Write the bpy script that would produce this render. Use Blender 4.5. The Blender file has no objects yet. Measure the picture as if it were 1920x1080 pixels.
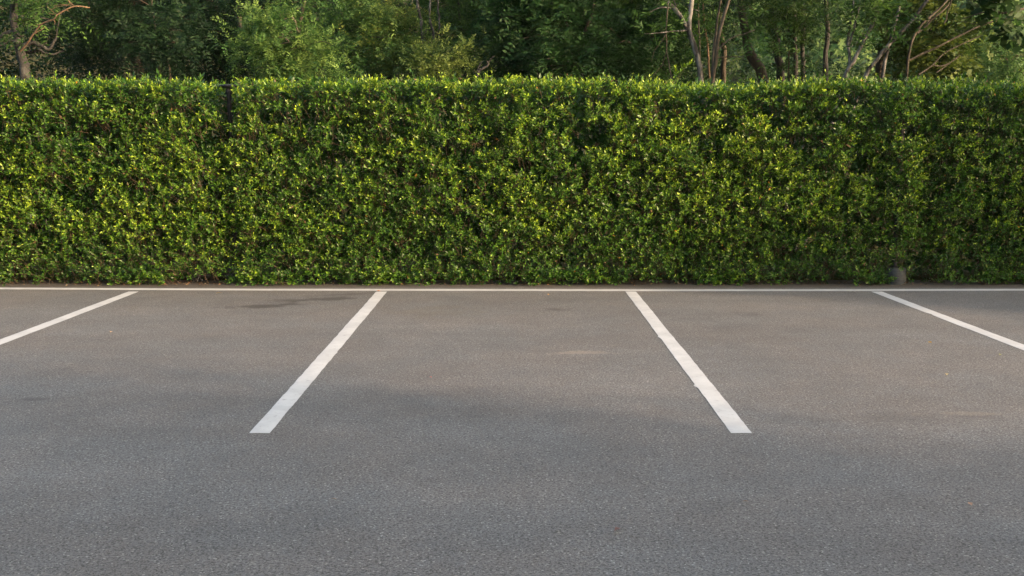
import bpy, math
import numpy as np
from math import radians

# ------------------------------------------------------------------ camera, sky, sun, exposure
SC = bpy.context.scene
COL = SC.collection
CAM_H, PITCH, FPX = 1.5, radians(8.168), 1923.0
cam_d = bpy.data.cameras.new("camera")
cam_d.sensor_width = 36.0
cam_d.lens = 36.0 * FPX / 1920.0
cam_d.clip_start, cam_d.clip_end = 0.05, 3000.0
cam = bpy.data.objects.new("camera", cam_d)
cam.location = (0, 0, CAM_H)
cam.rotation_euler = (math.pi / 2 - PITCH, 0, 0)
COL.objects.link(cam)
SC.camera = cam

SUN_EL, SUN_AZ = radians(11.5), math.atan2(0.90, -0.43)      # azimuth from +Y towards +X
world = bpy.data.worlds.new("World")
SC.world = world
world.use_nodes = True
wnt = world.node_tree
sky = wnt.nodes.new("ShaderNodeTexSky")
sky.sky_type = 'NISHITA'
sky.sun_disc = False
sky.sun_elevation, sky.sun_rotation = SUN_EL, SUN_AZ
sky.air_density, sky.dust_density, sky.ozone_density = 1.0, 3.5, 0.3
bg = wnt.nodes["Background"]
bg.inputs["Strength"].default_value = 0.15
wnt.links.new(sky.outputs["Color"], bg.inputs["Color"])

sun_d = bpy.data.lights.new("sun", 'SUN')
sun_d.energy, sun_d.angle, sun_d.color = 2.65, radians(0.8), (1.0, 0.72, 0.48)
sun = bpy.data.objects.new("sun", sun_d)
from mathutils import Vector, Matrix
sdir = Vector((math.sin(SUN_AZ) * math.cos(SUN_EL), math.cos(SUN_AZ) * math.cos(SUN_EL), math.sin(SUN_EL)))
sun.rotation_euler = sdir.to_track_quat('Z', 'Y').to_euler()
sun.location = (12, -6, 12)
COL.objects.link(sun)

SC.view_settings.view_transform = 'Standard'
SC.view_settings.look = 'None'
SC.view_settings.gamma = 1.0
SC.view_settings.exposure = 2.35
SC.render.engine = 'CYCLES'
SC.cycles.max_bounces = 8
SC.cycles.transparent_max_bounces = 8

# ------------------------------------------------------------------ helpers
rng = np.random.default_rng(7)
cp, sp = math.cos(PITCH), math.sin(PITCH)
def at(px, py, Y):
    """point of the photograph's pixel (px, py) at distance Y behind the camera plane"""
    a, b = (px - 960.0) / FPX, -(py - 540.0) / FPX
    dy, dz = cp + b * sp, -sp + b * cp
    k = Y / dy
    return np.array([a * k, Y, CAM_H + dz * k])
def ground(px, py):
    a, b = (px - 960.0) / FPX, -(py - 540.0) / FPX
    dy, dz = cp + b * sp, -sp + b * cp
    k = -CAM_H / dz
    return np.array([a * k, dy * k, 0.0])

class Noise:
    def __init__(s, seed, n=64):
        s.n = n; s.g = np.random.default_rng(seed).random((n, n, n), dtype=np.float32)
    def __call__(s, p):
        p = np.asarray(p, dtype=np.float64); i = np.floor(p).astype(int); f = p - i; f = f * f * (3 - 2 * f); n = s.n
        r = 0
        for dx in (0, 1):
            for dy in (0, 1):
                for dz in (0, 1):
                    w = (f[..., 0] if dx else 1 - f[..., 0]) * (f[..., 1] if dy else 1 - f[..., 1]) * (f[..., 2] if dz else 1 - f[..., 2])
                    r = r + w * s.g[(i[..., 0] + dx) % n, (i[..., 1] + dy) % n, (i[..., 2] + dz) % n]
        return r
N1, N2, N3 = Noise(1), Noise(2), Noise(3)
def unit(v): return v / np.maximum(np.linalg.norm(v, axis=-1, keepdims=True), 1e-9)
def smooth(a, b, x):
    t = np.clip((x - a) / (b - a), 0, 1); return t * t * (3 - 2 * t)

def new_mesh(name, verts, faces, mat, parent=None, col=None):
    """faces: int array (n,4) or (n,3); col: (nverts,3) stored as point colour 'tint'"""
    verts = np.asarray(verts, np.float32); faces = np.asarray(faces, np.int32)
    me = bpy.data.meshes.new(name)
    me.vertices.add(len(verts)); me.vertices.foreach_set("co", verts.ravel())
    k = faces.shape[1]
    me.loops.add(faces.size); me.loops.foreach_set("vertex_index", faces.ravel())
    me.polygons.add(len(faces)); me.polygons.foreach_set("loop_start", np.arange(0, faces.size, k, dtype=np.int32))
    if col is not None:
        at_ = me.attributes.new("tint", 'FLOAT_COLOR', 'POINT')
        c4 = np.ones((len(verts), 4), np.float32); c4[:, :3] = col
        at_.data.foreach_set("color", c4.ravel())
    me.update(calc_edges=True)
    me.materials.append(mat)
    o = bpy.data.objects.new(name, me); COL.objects.link(o)
    if parent is not None: o.parent = parent
    return o
def tag(o, label=None, cat=None, group=None, kind=None):
    for k, v in (("label", label), ("category", cat), ("group", group), ("kind", kind)):
        if v: o[k] = v
    return o
def empty(name, loc, label, cat, group=None):
    o = bpy.data.objects.new(name, None); COL.objects.link(o)
    o.location = loc; o.empty_display_size = 0.3
    return tag(o, label, cat, group)

# ---- meshes made of many leaves
class Leaves:
    def __init__(s): s.a = []
    def add(s, P, D, Nn, L, W, C): s.a.append((P, D, Nn, L, W, C))
    def count(s): return sum(len(x[0]) for x in s.a)
    def build(s, name, mat, parent, origin=(0, 0, 0), folded=True):
        P, D, Nn = (np.concatenate([x[i] for x in s.a]) for i in range(3))
        L, W = (np.concatenate([x[i] for x in s.a])[:, None] for i in (3, 4))
        C = np.concatenate([x[5] for x in s.a])
        D = unit(D); S = unit(np.cross(D, Nn)); U = np.cross(S, D)
        P = P - np.asarray(origin)
        n = len(P)
        lift = 0.16
        if folded:
            V = np.stack([P, P + D * L * .42 + S * W * .5 + U * W * lift, P + D * L - U * L * .10,
                          P + D * L * .42 - S * W * .5 + U * W * lift, P + D * L * .5], 1)
            b = np.arange(n)[:, None] * 5
            F = np.concatenate([b + np.array([[0, 1, 2, 4]]), b + np.array([[0, 4, 2, 3]])], 0)
            k = 5
        else:
            V = np.stack([P, P + D * L * .45 + S * W * .5, P + D * L - U * L * .08, P + D * L * .45 - S * W * .5], 1)
            F = np.arange(n)[:, None] * 4 + np.array([[0, 1, 2, 3]]); k = 4
        return new_mesh(name, V.reshape(-1, 3), F, mat, parent, np.repeat(C, k, 0))

class Tubes:
    def __init__(s): s.v, s.f, s.n = [], [], 0
    def add(s, pts, rad, sides=8, rough=0.0):
        pts = np.asarray(pts, float); rad = np.asarray(rad, float)
        T = unit(np.gradient(pts, axis=0)); ref = np.array([0.31, 0.83, 0.46])
        A = unit(np.cross(T, ref)); B = np.cross(T, A)
        th = np.linspace(0, 2 * np.pi, sides, endpoint=False)
        r = rad[:, None] * (1 + rough * rng.normal(size=(len(pts), sides)))
        V = pts[:, None] + r[..., None] * (np.cos(th)[None, :, None] * A[:, None] + np.sin(th)[None, :, None] * B[:, None])
        m = len(pts); i = np.arange(m - 1)[:, None] * sides; j = np.arange(sides)[None]; j2 = (j + 1) % sides
        F = np.stack([i + j, i + j2, i + sides + j2, i + sides + j], -1).reshape(-1, 4) + s.n
        s.v.append(V.reshape(-1, 3)); s.f.append(F); s.n += m * sides
        tip = s.n; s.v.append((pts[-1] + T[-1] * rad[-1])[None]); s.n += 1          # closed tip
        e = tip - sides + np.arange(sides); s.f.append(np.stack([e, np.roll(e, -1), np.full(sides, tip), np.full(sides, tip)], -1)[:0])
    def build(s, name, mat, parent, origin=(0, 0, 0)):
        return new_mesh(name, np.concatenate(s.v) - np.asarray(origin), np.concatenate(s.f), mat, parent)
def curve(ctrl, n=24, wob=0.0):
    """smooth polyline through control points"""
    c = np.asarray(ctrl, float); m = len(c)
    if m == 2: p = c[0] + (c[1] - c[0]) * np.linspace(0, 1, n)[:, None]
    else:
        e = np.vstack([2 * c[0] - c[1], c, 2 * c[-1] - c[-2]]); out = []
        for u in np.linspace(0, m - 1 - 1e-6, n):
            i = int(u); t = u - i; p0, p1, p2, p3 = e[i:i + 4]
            out.append(.5 * (2 * p1 + (p2 - p0) * t + (2 * p0 - 5 * p1 + 4 * p2 - p3) * t * t + (3 * p1 - p0 - 3 * p2 + p3) * t ** 3))
        p = np.array(out)
    if wob:
        w = rng.normal(size=(n, 3)); w = (w + np.roll(w, 1, 0) + np.roll(w, 2, 0)) / 3; w[0] = 0
        p = p + w * wob
    return p

def lathe(profile, sides=32):
    """profile: (r, z) pairs -> verts, quads"""
    th = np.linspace(0, 2 * np.pi, sides, endpoint=False)
    V = np.array([[r * math.cos(t), r * math.sin(t), z] for r, z in profile for t in th])
    F = [[i * sides + j, i * sides + (j + 1) % sides, (i + 1) * sides + (j + 1) % sides, (i + 1) * sides + j]
         for i in range(len(profile) - 1) for j in range(sides)]
    return V, np.array(F)

# ------------------------------------------------------------------ materials
class NT:
    def __init__(s, name):
        s.m = bpy.data.materials.new(name); s.m.use_nodes = True; s.t = s.m.node_tree
        s.bsdf = s.t.nodes["Principled BSDF"]; s.out = s.t.nodes["Material Output"]
    def n(s, typ, props=None, **ins):
        nd = s.t.nodes.new(typ)
        for k, v in (props or {}).items(): setattr(nd, k, v)
        for k, v in ins.items():
            key = int(k[1:]) if k[0] == 'i' and k[1:].isdigit() else k.replace('_', ' ')
            s.set(nd.inputs[key], v)
        return nd
    def set(s, sock, v):
        if hasattr(v, 'is_output'): s.t.links.new(v, sock)
        elif hasattr(v, 'outputs'): s.t.links.new(v.outputs[0], sock)
        else: sock.default_value = v
    def math(s, op, a, b=0.0, clamp=False): return s.n("ShaderNodeMath", {"operation": op, "use_clamp": clamp}, i0=a, i1=b).outputs[0]
    def mix(s, f, a, b, bt='MIX'):
        nd = s.n("ShaderNodeMix", {"data_type": 'RGBA', "blend_type": bt}); s.set(nd.inputs[0], f)
        for k, v in ((6, a), (7, b)): s.set(nd.inputs[k], (*v, 1) if isinstance(v, tuple) and len(v) == 3 else v)
        return nd.outputs[2]
    def noise(s, vec, scale, detail=3.0, rough=.5): return s.n("ShaderNodeTexNoise", Vector=vec, Scale=scale, Detail=detail, Roughness=rough).outputs[0]
    def ramp(s, x, a, b):
        return s.n("ShaderNodeMapRange", {"interpolation_type": 'SMOOTHSTEP'}, i0=x, i1=a, i2=b).outputs[0]

def leaf_material(name, rough=.42, trans=.30, spec=.4):
    m = NT(name)
    c = m.n("ShaderNodeAttribute", {"attribute_name": "tint"}).outputs["Color"]
    m.set(m.bsdf.inputs["Base Color"], c)
    m.bsdf.inputs["Roughness"].default_value = rough
    m.bsdf.inputs["Specular IOR Level"].default_value = spec
    hs = m.n("ShaderNodeHueSaturation", Hue=.495, Saturation=1.05, Value=1.3, Color=c)
    tr = m.n("ShaderNodeBsdfTranslucent", Color=hs)
    mx = m.n("ShaderNodeMixShader", Fac=trans); m.t.links.new(m.bsdf.outputs[0], mx.inputs[1]); m.t.links.new(tr.outputs[0], mx.inputs[2])
    m.t.links.new(mx.outputs[0], m.out.inputs[0])
    return m.m
M_HEDGE = leaf_material("hedge_leaf", .42, .30, .28)
M_TREE = leaf_material("tree_leaf", .6, .36, .14)

def bark_material(name, dark, light, patch=(.5, .62), scale=9.0):
    m = NT(name); co = m.n("ShaderNodeTexCoord").outputs["Object"]
    mp = m.n("ShaderNodeMapping", Vector=co, Scale=(1, 1, .35)).outputs[0]
    a = m.noise(mp, scale, 5, .65); b = m.noise(mp, scale * 6, 3, .6)
    f = m.ramp(a, *patch)
    c = m.mix(f, dark, light)
    c = m.mix(m.math('MULTIPLY', b, .7), c, tuple(x * .45 for x in dark))
    m.set(m.bsdf.inputs["Base Color"], c); m.bsdf.inputs["Roughness"].default_value = .9
    m.bsdf.inputs["Specular IOR Level"].default_value = .2
    bp = m.n("ShaderNodeBump", Strength=.6, Distance=.02, Height=m.math('ADD', a, b)); m.set(m.bsdf.inputs["Normal"], bp)
    return m.m
M_BARK_DARK = bark_material("dark_bark", (.05, .04, .03), (.10, .085, .065))
M_BARK_GREY = bark_material("grey_bark", (.030, .029, .027), (.062, .060, .055))
M_BARK_PALE = bark_material("pale_mottled_bark", (.030, .028, .026), (.20, .192, .18), (.42, .62), 9.0)
M_BARK_TAN = bark_material("tan_bark", (.034, .029, .022), (.105, .090, .070), (.4, .65), 8.0)
M_DEAD = bark_material("dead_wood", (.10, .064, .040), (.205, .135, .085), (.4, .65), 10.0)
M_TWIG = bark_material("twig_bark", (.05, .034, .02), (.10, .068, .04), (.4, .6), 30.0)

def flat_material(name, c, rough=.6, spec=.5, var=.35, scale=12.0, metal=0.0):
    m = NT(name); co = m.n("ShaderNodeTexCoord").outputs["Object"]
    a = m.noise(co, scale, 4, .6)
    m.set(m.bsdf.inputs["Base Color"], m.mix(a, tuple(x * (1 - var) for x in c), tuple(min(1, x * (1 + var)) for x in c)))
    m.bsdf.inputs["Roughness"].default_value = rough; m.bsdf.inputs["Specular IOR Level"].default_value = spec
    m.bsdf.inputs["Metallic"].default_value = metal
    return m.m
M_BLACK = flat_material("black_painted_metal", (.012, .013, .016), .6, .25)

# asphalt: aggregate grain, stretched tonal bands, stains and painted light streaks with shapes of their own
def asphalt_material():
    m = NT("asphalt"); co = m.n("ShaderNodeTexCoord").outputs["Object"]
    grain = m.noise(co, 170, 2, .6)
    grain2 = m.noise(co, 85, 3, .75)
    vor = m.n("ShaderNodeTexVoronoi", {"feature": 'F1'}, Vector=co, Scale=150.0)
    cell = m.n("ShaderNodeSeparateColor", Color=vor.outputs["Color"]).outputs[0]
    mid = m.noise(co, 3.2, 4, .6)
    stretch = m.n("ShaderNodeMapping", Vector=co, Scale=(.22, 1.5, 1)).outputs[0]
    band = m.noise(stretch, 1.0, 4, .6)
    big = m.noise(co, .45, 3, .5)
    c = m.mix(m.ramp(grain2, .28, .66), (.034, .0335, .0325), (.141, .137, .1345))
    c = m.mix(m.math('MULTIPLY', m.ramp(grain, .42, .8), .55), c, (.150, .147, .148))
    c = m.mix(m.math('MULTIPLY', m.ramp(cell, .965, .985), .55), c, (.30, .30, .285))      # pale chips of stone
    c = m.mix(m.math('MULTIPLY', m.ramp(cell, .22, .10), .70), c, (.035, .033, .031))      # dark pits
    v = m.math('ADD', m.math('MULTIPLY', band, .50), m.math('ADD', m.math('MULTIPLY', big, .42), m.math('MULTIPLY', mid, .40)))
    v = m.math('ADD', v, .31)
    c = m.mix(m.ramp(m.noise(co, 1.1, 4, .6), .36, .66), m.mix(1.0, c, (.985, .995, 1.0), 'MULTIPLY'), m.mix(1.0, c, (1.045, 1.0, .965), 'MULTIPLY'))   # reddish and bluish stone
    cc = m.n("ShaderNodeCombineColor", Red=v, Green=v, Blue=v).outputs[0]
    c = m.mix(1.0, c, cc, 'MULTIPLY')
    wob = m.noise(co, 4.5, 5, .7)
    def stain_or_streak(p, length, width, ang, strength, colr):
        nonlocal c
        mp = m.n("ShaderNodeMapping", {"vector_type": 'TEXTURE'}, Vector=co, Location=(p[0], p[1], 0), Rotation=(0, 0, ang), Scale=(length, width, 1.0)).outputs[0]
        ln = m.n("ShaderNodeVectorMath", {"operation": 'LENGTH'}, i0=mp).outputs["Value"]
        f = m.ramp(m.math('ADD', ln, m.math('MULTIPLY', m.math('SUBTRACT', wob, .5), 4.2)), 1.1, .2)
        c = m.mix(m.math('MULTIPLY', f, strength), c, colr)
    yy = m.n("ShaderNodeSeparateXYZ", Vector=co).outputs[1]
    dirt = m.ramp(m.math('ADD', yy, m.math('MULTIPLY', m.math('SUBTRACT', wob, .5), .22)), 10.36, 10.56)     # soil washed out along the hedge
    c = m.mix(m.math('MULTIPLY', dirt, .8), c, m.mix(grain2, (.030, .024, .018), (.062, .050, .038)))
    for px, py, L, W, an, st, cl in STAINS_AND_STREAKS:
        stain_or_streak(ground(px, py), L, W, an, st, cl)
    m.set(m.bsdf.inputs["Base Color"], c)
    m.bsdf.inputs["Roughness"].default_value = .82
    m.bsdf.inputs["Specular IOR Level"].default_value = .3
    h = m.math('ADD', m.math('MULTIPLY', grain, .4), m.math('ADD', m.math('MULTIPLY', grain2, .6), m.math('MULTIPLY', cell, .35)))
    m.set(m.bsdf.inputs["Normal"], m.n("ShaderNodeBump", Strength=.32, Distance=.005, Height=h))
    return m.m
OIL, LIGHT_STREAK = (.030, .027, .025), (.20, .17, .14)  # dark oil, and a pale tone for streaks, painted sunlight among them
STAINS_AND_STREAKS = [(505, 573, .42, .16, .35, .75, OIL), (600, 561, .55, .13, .30, .7, OIL), (670, 551, .5, .10, .25, .45, OIL),
          (1035, 580, .16, .10, 0, .5, OIL), (1395, 590, .2, .12, 0, .35, OIL), (820, 585, .6, .35, 0, .25, (.09, .075, .05)),
          (65, 749, .10, .05, .2, .45, OIL), (85, 722, .06, .03, .2, .3, OIL), (1090, 661, .25, .07, .1, .45, LIGHT_STREAK),  # last entry here: a streak of sunlight painted onto the asphalt
          (1740, 780, .7, .25, .1, .22, OIL), (1815, 775, .3, .05, .0, .3, LIGHT_STREAK), (170, 697, .08, .03, .0, .5, OIL)]
M_ASPHALT = asphalt_material()

def paint_material():
    m = NT("white_road_paint"); co = m.n("ShaderNodeTexCoord").outputs["Object"]
    a = m.noise(co, 5, 5, .65); b = m.noise(co, 60, 3, .6); d = m.noise(co, 22, 4, .7)
    c = m.mix(m.ramp(a, .35, .7), (.345, .348, .348), (.415, .418, .415))
    c = m.mix(m.math('MULTIPLY', m.ramp(b, .60, .78), .35), c, (.31, .305, .30))
    c = m.mix(m.math('MULTIPLY', m.ramp(d, .57, .70), .55), c, (.20, .197, .19))
    m.set(m.bsdf.inputs["Base Color"], c); m.bsdf.inputs["Roughness"].default_value = .7
    m.bsdf.inputs["Specular IOR Level"].default_value = .3
    m.set(m.bsdf.inputs["Normal"], m.n("ShaderNodeBump", Strength=.35, Distance=.004, Height=b))
    return m.m
M_PAINT = paint_material()
def soil_material():
    m = NT("leafy_soil"); co = m.n("ShaderNodeTexCoord").outputs["Object"]
    c = m.mix(m.ramp(m.noise(co, 1.3, 5, .65), .35, .7), (.035, .030, .018), (.06, .065, .025))
    c = m.mix(m.math('MULTIPLY', m.ramp(m.noise(co, 22, 4, .7), .5, .7), .6), c, (.10, .07, .04))
    m.set(m.bsdf.inputs["Base Color"], c); m.bsdf.inputs["Roughness"].default_value = .95; m.bsdf.inputs["Specular IOR Level"].default_value = 0.0
    m.set(m.bsdf.inputs["Normal"], m.n("ShaderNodeBump", Strength=.6, Distance=.05, Height=m.noise(co, 14, 4, .7)))
    return m.m
M_SOIL = soil_material()
def concrete_material():
    m = NT("dark_concrete"); co = m.n("ShaderNodeTexCoord").outputs["Object"]  # very dark blue-grey base with sideways streaks
    mp = m.n("ShaderNodeMapping", Vector=co, Scale=(6, 6, 30)).outputs[0]
    c = m.mix(m.ramp(m.noise(mp, 1.0, 5, .7), .3, .72), (.012, .014, .017), (.032, .038, .043))
    c = m.mix(m.math('MULTIPLY', m.ramp(m.noise(co, 60, 3, .6), .55, .75), .4), c, (.05, .05, .05))
    m.set(m.bsdf.inputs["Base Color"], c); m.bsdf.inputs["Roughness"].default_value = .85
    m.set(m.bsdf.inputs["Normal"], m.n("ShaderNodeBump", Strength=.5, Distance=.01, Height=m.noise(mp, 2, 5, .7)))
    return m.m
M_CONC = concrete_material()

# ------------------------------------------------------------------ the ground
def grid(x0, x1, y0, y1, nx, ny, zf):
    X, Y = np.meshgrid(np.linspace(x0, x1, nx), np.linspace(y0, y1, ny)); V = np.stack([X, Y, zf(X, Y)], -1).reshape(-1, 3)
    i, j = np.meshgrid(np.arange(nx - 1), np.arange(ny - 1)); b = (j * nx + i).ravel()
    return V, np.stack([b, b + 1, b + nx + 1, b + nx], -1)
V, F = grid(-1500, 1500, -1500, 1500, 40, 40, lambda x, y: x * 0 - .004)
tag(new_mesh("ground", V, F, M_SOIL), kind="structure")
V, F = grid(-30, 30, -14, 11.05, 40, 20, lambda x, y: x * 0)
tag(new_mesh("asphalt", V, F, M_ASPHALT), kind="structure")
def hillz(x, y):
    r = smooth(34, 190, y + .25 * x)
    return r * (36 + 10 * N1(np.stack([x * .02 + 9, y * .02, x * 0], -1))) + 2.0 * r * N2(np.stack([x * .09, y * .09, x * 0], -1)) + (-.05)
V, F = grid(-260, 260, 30, 330, 90, 60, hillz)
tag(new_mesh("hillside", V, F, M_SOIL), kind="structure")

# ------------------------------------------------------------------ painted lines
def strip(name, path, width, label, kinks=()):
    """a painted strip along a ground path, its edges slightly uneven"""
    path = np.asarray(path, float)
    seg = np.linalg.norm(np.diff(path, axis=0), axis=1); s = np.concatenate([[0], np.cumsum(seg)])
    n = int(s[-1] / .025) + 2; t = np.linspace(0, s[-1], n)
    c = np.stack([np.interp(t, s, path[:, k]) for k in (0, 1)], -1)
    T = unit(np.gradient(c, axis=0)); S = np.stack([T[:, 1], -T[:, 0]], -1)
    seed = rng.random() * 50
    e = [(N1(np.stack([t * 9 + seed, t * 0 + k, t * 0], -1)) - .5) * .005 + (N2(np.stack([t * 34 + seed, t * 0 + k, t * 0], -1)) - .5) * .002
         + (N1(np.stack([t * 1.3 + seed, t * 0 + 5 + k, t * 0], -1)) - .5) * .004 for k in (0, 7)]
    for side, s0, amp, w in kinks: e[side] = e[side] + amp * np.exp(-((t - s0) / w) ** 2)
    R, L = c + S * (width / 2 + e[0])[:, None], c - S * (width / 2 + e[1])[:, None]
    V = np.concatenate([np.c_[R, np.full(n, .0016)], np.c_[(R + L) / 2, np.full(n, .0022)], np.c_[L, np.full(n, .0016)]])
    i = np.arange(n - 1); F = np.concatenate([np.stack([i, i + 1, n + i + 1, n + i], -1), np.stack([n + i, n + i + 1, 2 * n + i + 1, 2 * n + i], -1)])
    o = new_mesh(name, V, F[:, ::-1], M_PAINT)
    return tag(o, label, "road marking", "white painted parking lines")
Yf = ground(960, 545.6)[1]
yn = ground(960, 812.5)[1]
strip("parking_line", [(-11, Yf + .22), *[tuple(ground(px, py)[:2]) for px, py in ((0, 541), (250, 542.2), (500, 543.4), (800, 543.8), (1200, 544.4), (1600, 544.2), (1920, 543.6))], (11, Yf + .1)],
      .12, "long white line along the foot of the hedge, closing the bay ends")
def bay(xf, yf, xn, label, kinks=()):
    strip("parking_line", [(xf, yf), (xn, yn)], .107, label, kinks)
def gx(px, py): return ground(px, py)[0]
yl = Yf - .05
def along(p, q):
    p, q = ground(*p), ground(*q); f = lambda y: p[0] + (q[0] - p[0]) * (y - p[1]) / (q[1] - p[1]); return f(yl), yl, f(yn)
bay(*along((256, 545), (0, 642)), "white bay line at far left that runs out of the picture")
bay(gx(716.5, 546), yl, gx(487, 812.5), "white bay line left of the middle bay, in full view with both ends", [(1, 3.0, .006, .02)])
bay(gx(1182, 546), yl, gx(1391, 812.5), "white bay line right of the middle bay, small notch in its left edge", [(0, 4.0, .018, .03), (0, 2.4, .01, .03)])
bay(*along((1641, 546), (1920, 652)), "white bay line at far right that starts by the concrete drum", [(0, 1.35, -.012, .05)])

# ------------------------------------------------------------------ hedge
HY = 10.67            # front face of the foliage
HX = 10.0
POSTS = [(-2.985, 11.0), (4.07, 10.79)]
def hedge_top(x): return 2.055 + .05 * (N1(np.stack([x * .5 + 3, x * 0, x * 0], -1)) - .5) - .004 * x - .07 * np.exp(-((x + 2.98) / .10) ** 2)
def hedge_front(x, z):
    p = np.stack([x, z * 1.25, x * 0], -1)
    y = HY + .07 * (N1(p * 1.7) - .5) + .13 * (N2(p * np.array([5.0, 8.0, 1.0])) - .5) + .03 * (z - 1) * (z > 1)
    up = smooth(1.35, 1.75, z)
    y = y + np.exp(-((x + 2.99 - .05 * np.sin(z * 4)) / .10) ** 2) * (.13 + .05 * up)                       # seam at the thin black post
    y = y + np.exp(-((x + .1 * z - 4.42) / .09) ** 2) * .11 - .07 * smooth(.40, .0, z) - np.exp(-((x - 4.05) / .16) ** 2) * .12 * smooth(.15, .30, z)
    y = y + np.exp(-((x + 1.55) / .12) ** 2) * .10 * smooth(1.2, 1.7, z)
    return y
FOL, TW = Leaves(), Tubes()
def hedge_shoots(n, layer, xr):
    x = rng.uniform(*xr, n); z = rng.random(n) * 2.10
    p = np.stack([x * 4.4, z * 8.5, x * 0 + layer * .12], -1)
    hole = N3(p) * .6 + N2(p * 2.3 + 11) * .4
    thr = .355 + .10 * smooth(.9, 1.9, z) - .03 * (layer > 0) - .05 * smooth(.8, .2, z)
    if layer == 2: thr = thr * 0 - 1
    bot = -.02 + .07 * np.clip(N1(np.stack([x * 3.1, x * 0 + 4, x * 0], -1)) - .35, 0, 1) * 1.6
    keep = (hole > thr) & (z > bot) & (z < hedge_top(x))
    # openings: footing on the right, roots on the left, post in its groove
    keep &= ~((np.abs(x - 4.035) < .09 + .03 * rng.random(n)) & (z < .20))
    keep &= ~((x > 4.17) & (x < 4.36) & (z < .30) & (z > .10 - .02 * layer) & (rng.random(n) < .93))
    keep &= ~((np.abs(x + 3.22) < .2) & (z < .09 + .03 * rng.random(n)))
    keep &= ~((np.abs(x + 2.975) < .085) & (z > 1.70))
    x, z = x[keep], z[keep]; n = len(x)
    y = hedge_front(x, z) + .06 + (0, .10, .22)[layer] + rng.random(n) * .07
    d = unit(np.stack([rng.normal(0, .55, n), -.75 + rng.normal(0, .35, n), .55 + rng.normal(0, .45, n)], -1))
    return np.stack([x, y, z], -1), d
def add_shoots(B, d, newness, size=1.0, nl=9, stem=.13, twig=False):
    n = len(B)
    ln = stem * rng.uniform(.65, 1.25, n)
    ref = unit(rng.normal(size=(n, 3))); a = unit(np.cross(d, ref)); b = np.cross(d, a)
    ph0 = rng.random(n) * 6.28
    for k in range(nl):
        t = .12 + .88 * k / (nl - 1)
        ph = ph0 + 2.4 * k
        r = np.cos(ph)[:, None] * a + np.sin(ph)[:, None] * b
        spread = 1.15 - .75 * t
        D = unit(d + r * spread + rng.normal(0, .18, (n, 3)))
        Nn = unit(d * 1.0 - r * .35 + rng.normal(0, .25, (n, 3)))
        P = B + d * (ln * t)[:, None] + r * .003
        L = size * (.052 - .018 * max(0, t - .55) / .45) * rng.uniform(.75, 1.2, n)
        W = L * rng.uniform(.40, .52, n)
        f = np.clip(newness * (.25 + .95 * t) + rng.normal(0, .12, n), 0, 1)[:, None]
        dark = np.array([.016, .049, .009]); midc = np.array([.050, .116, .010]); lite = np.array([.200, .280, .021])
        C = np.where(f < .5, dark + (midc - dark) * f * 2, midc + (lite - midc) * (f * 2 - 1))
        C = C * rng.uniform(.75, 1.3, (n, 1))
        od = rng.random(n) < .0018
        C[od] = np.array([.24, .13, .02]) * rng.uniform(.6, 1.2, (od.sum(), 1))
        br = rng.random(n) < .012
        C[br] = np.array([.10, .065, .03])
        keepl = rng.random(n) < .93
        # leaves stay clear of the post's groove near the top
        gx_ = np.abs(P[:, 0] + 2.975)
        keepl &= ~((gx_ < .045) & (P[:, 2] > 1.72))
        FOL.add(P[keepl], D[keepl], Nn[keepl], L[keepl], W[keepl], C[keepl])
    if twig:
        for i in range(n):
            q = np.array([B[i] - d[i] * .10 - np.array([0, 0, .03]), B[i], B[i] + d[i] * ln[i] * .95])
            TW.add(q, [.0030, .0022, .0012], 3)
def newmap(B, base):
    m = N1(B * np.array([.9, 0, 1.3]) + 20) * .52 + N2(B * np.array([6.5, 0, 9.5]) + 5) * .48
    return np.clip(base + .95 * (m - .5) + rng.normal(0, .15, len(B)), 0.02, 1)
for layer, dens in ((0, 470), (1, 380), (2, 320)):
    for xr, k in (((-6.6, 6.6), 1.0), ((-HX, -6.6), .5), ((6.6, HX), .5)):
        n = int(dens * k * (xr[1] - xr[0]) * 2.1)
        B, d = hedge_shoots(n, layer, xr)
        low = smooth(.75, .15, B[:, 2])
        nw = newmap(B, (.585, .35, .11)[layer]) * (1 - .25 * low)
        far = k < 1
        lowm = rng.random(len(B)) < low
        for msk, sz in ((lowm, .74), (~lowm, .89)):
            add_shoots(B[msk], d[msk], nw[msk], sz * (1.25 if far else 1), 9 if layer < 2 else 7, .13 if layer else .14, twig=(layer == 0 and not far))
# clipped top with fresh growth
n = int(HX * 2 * .9 * 230)
x = rng.uniform(-HX, HX, n); y = rng.uniform(HY - .02, HY + .92, n); z = hedge_top(x) - .06 + rng.normal(0, .03, n) + .05 * (N2(np.stack([x * 3, y * 3, x * 0], -1)) - .5)
k = (np.abs(x + 2.99) > .13) | (y > 11.2)
k &= ~((np.abs(x - 4.1) < .05) & (y < 11.0) & (rng.random(n) < .5))
B = np.stack([x, y, z], -1)[k]
d = unit(np.stack([rng.normal(0, .45, len(B)), -.12 + rng.normal(0, .4, len(B)), .9 + 0 * B[:, 0]], -1))
add_shoots(B, d, newmap(B, .80), .92, 9, .085, twig=False)
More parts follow.
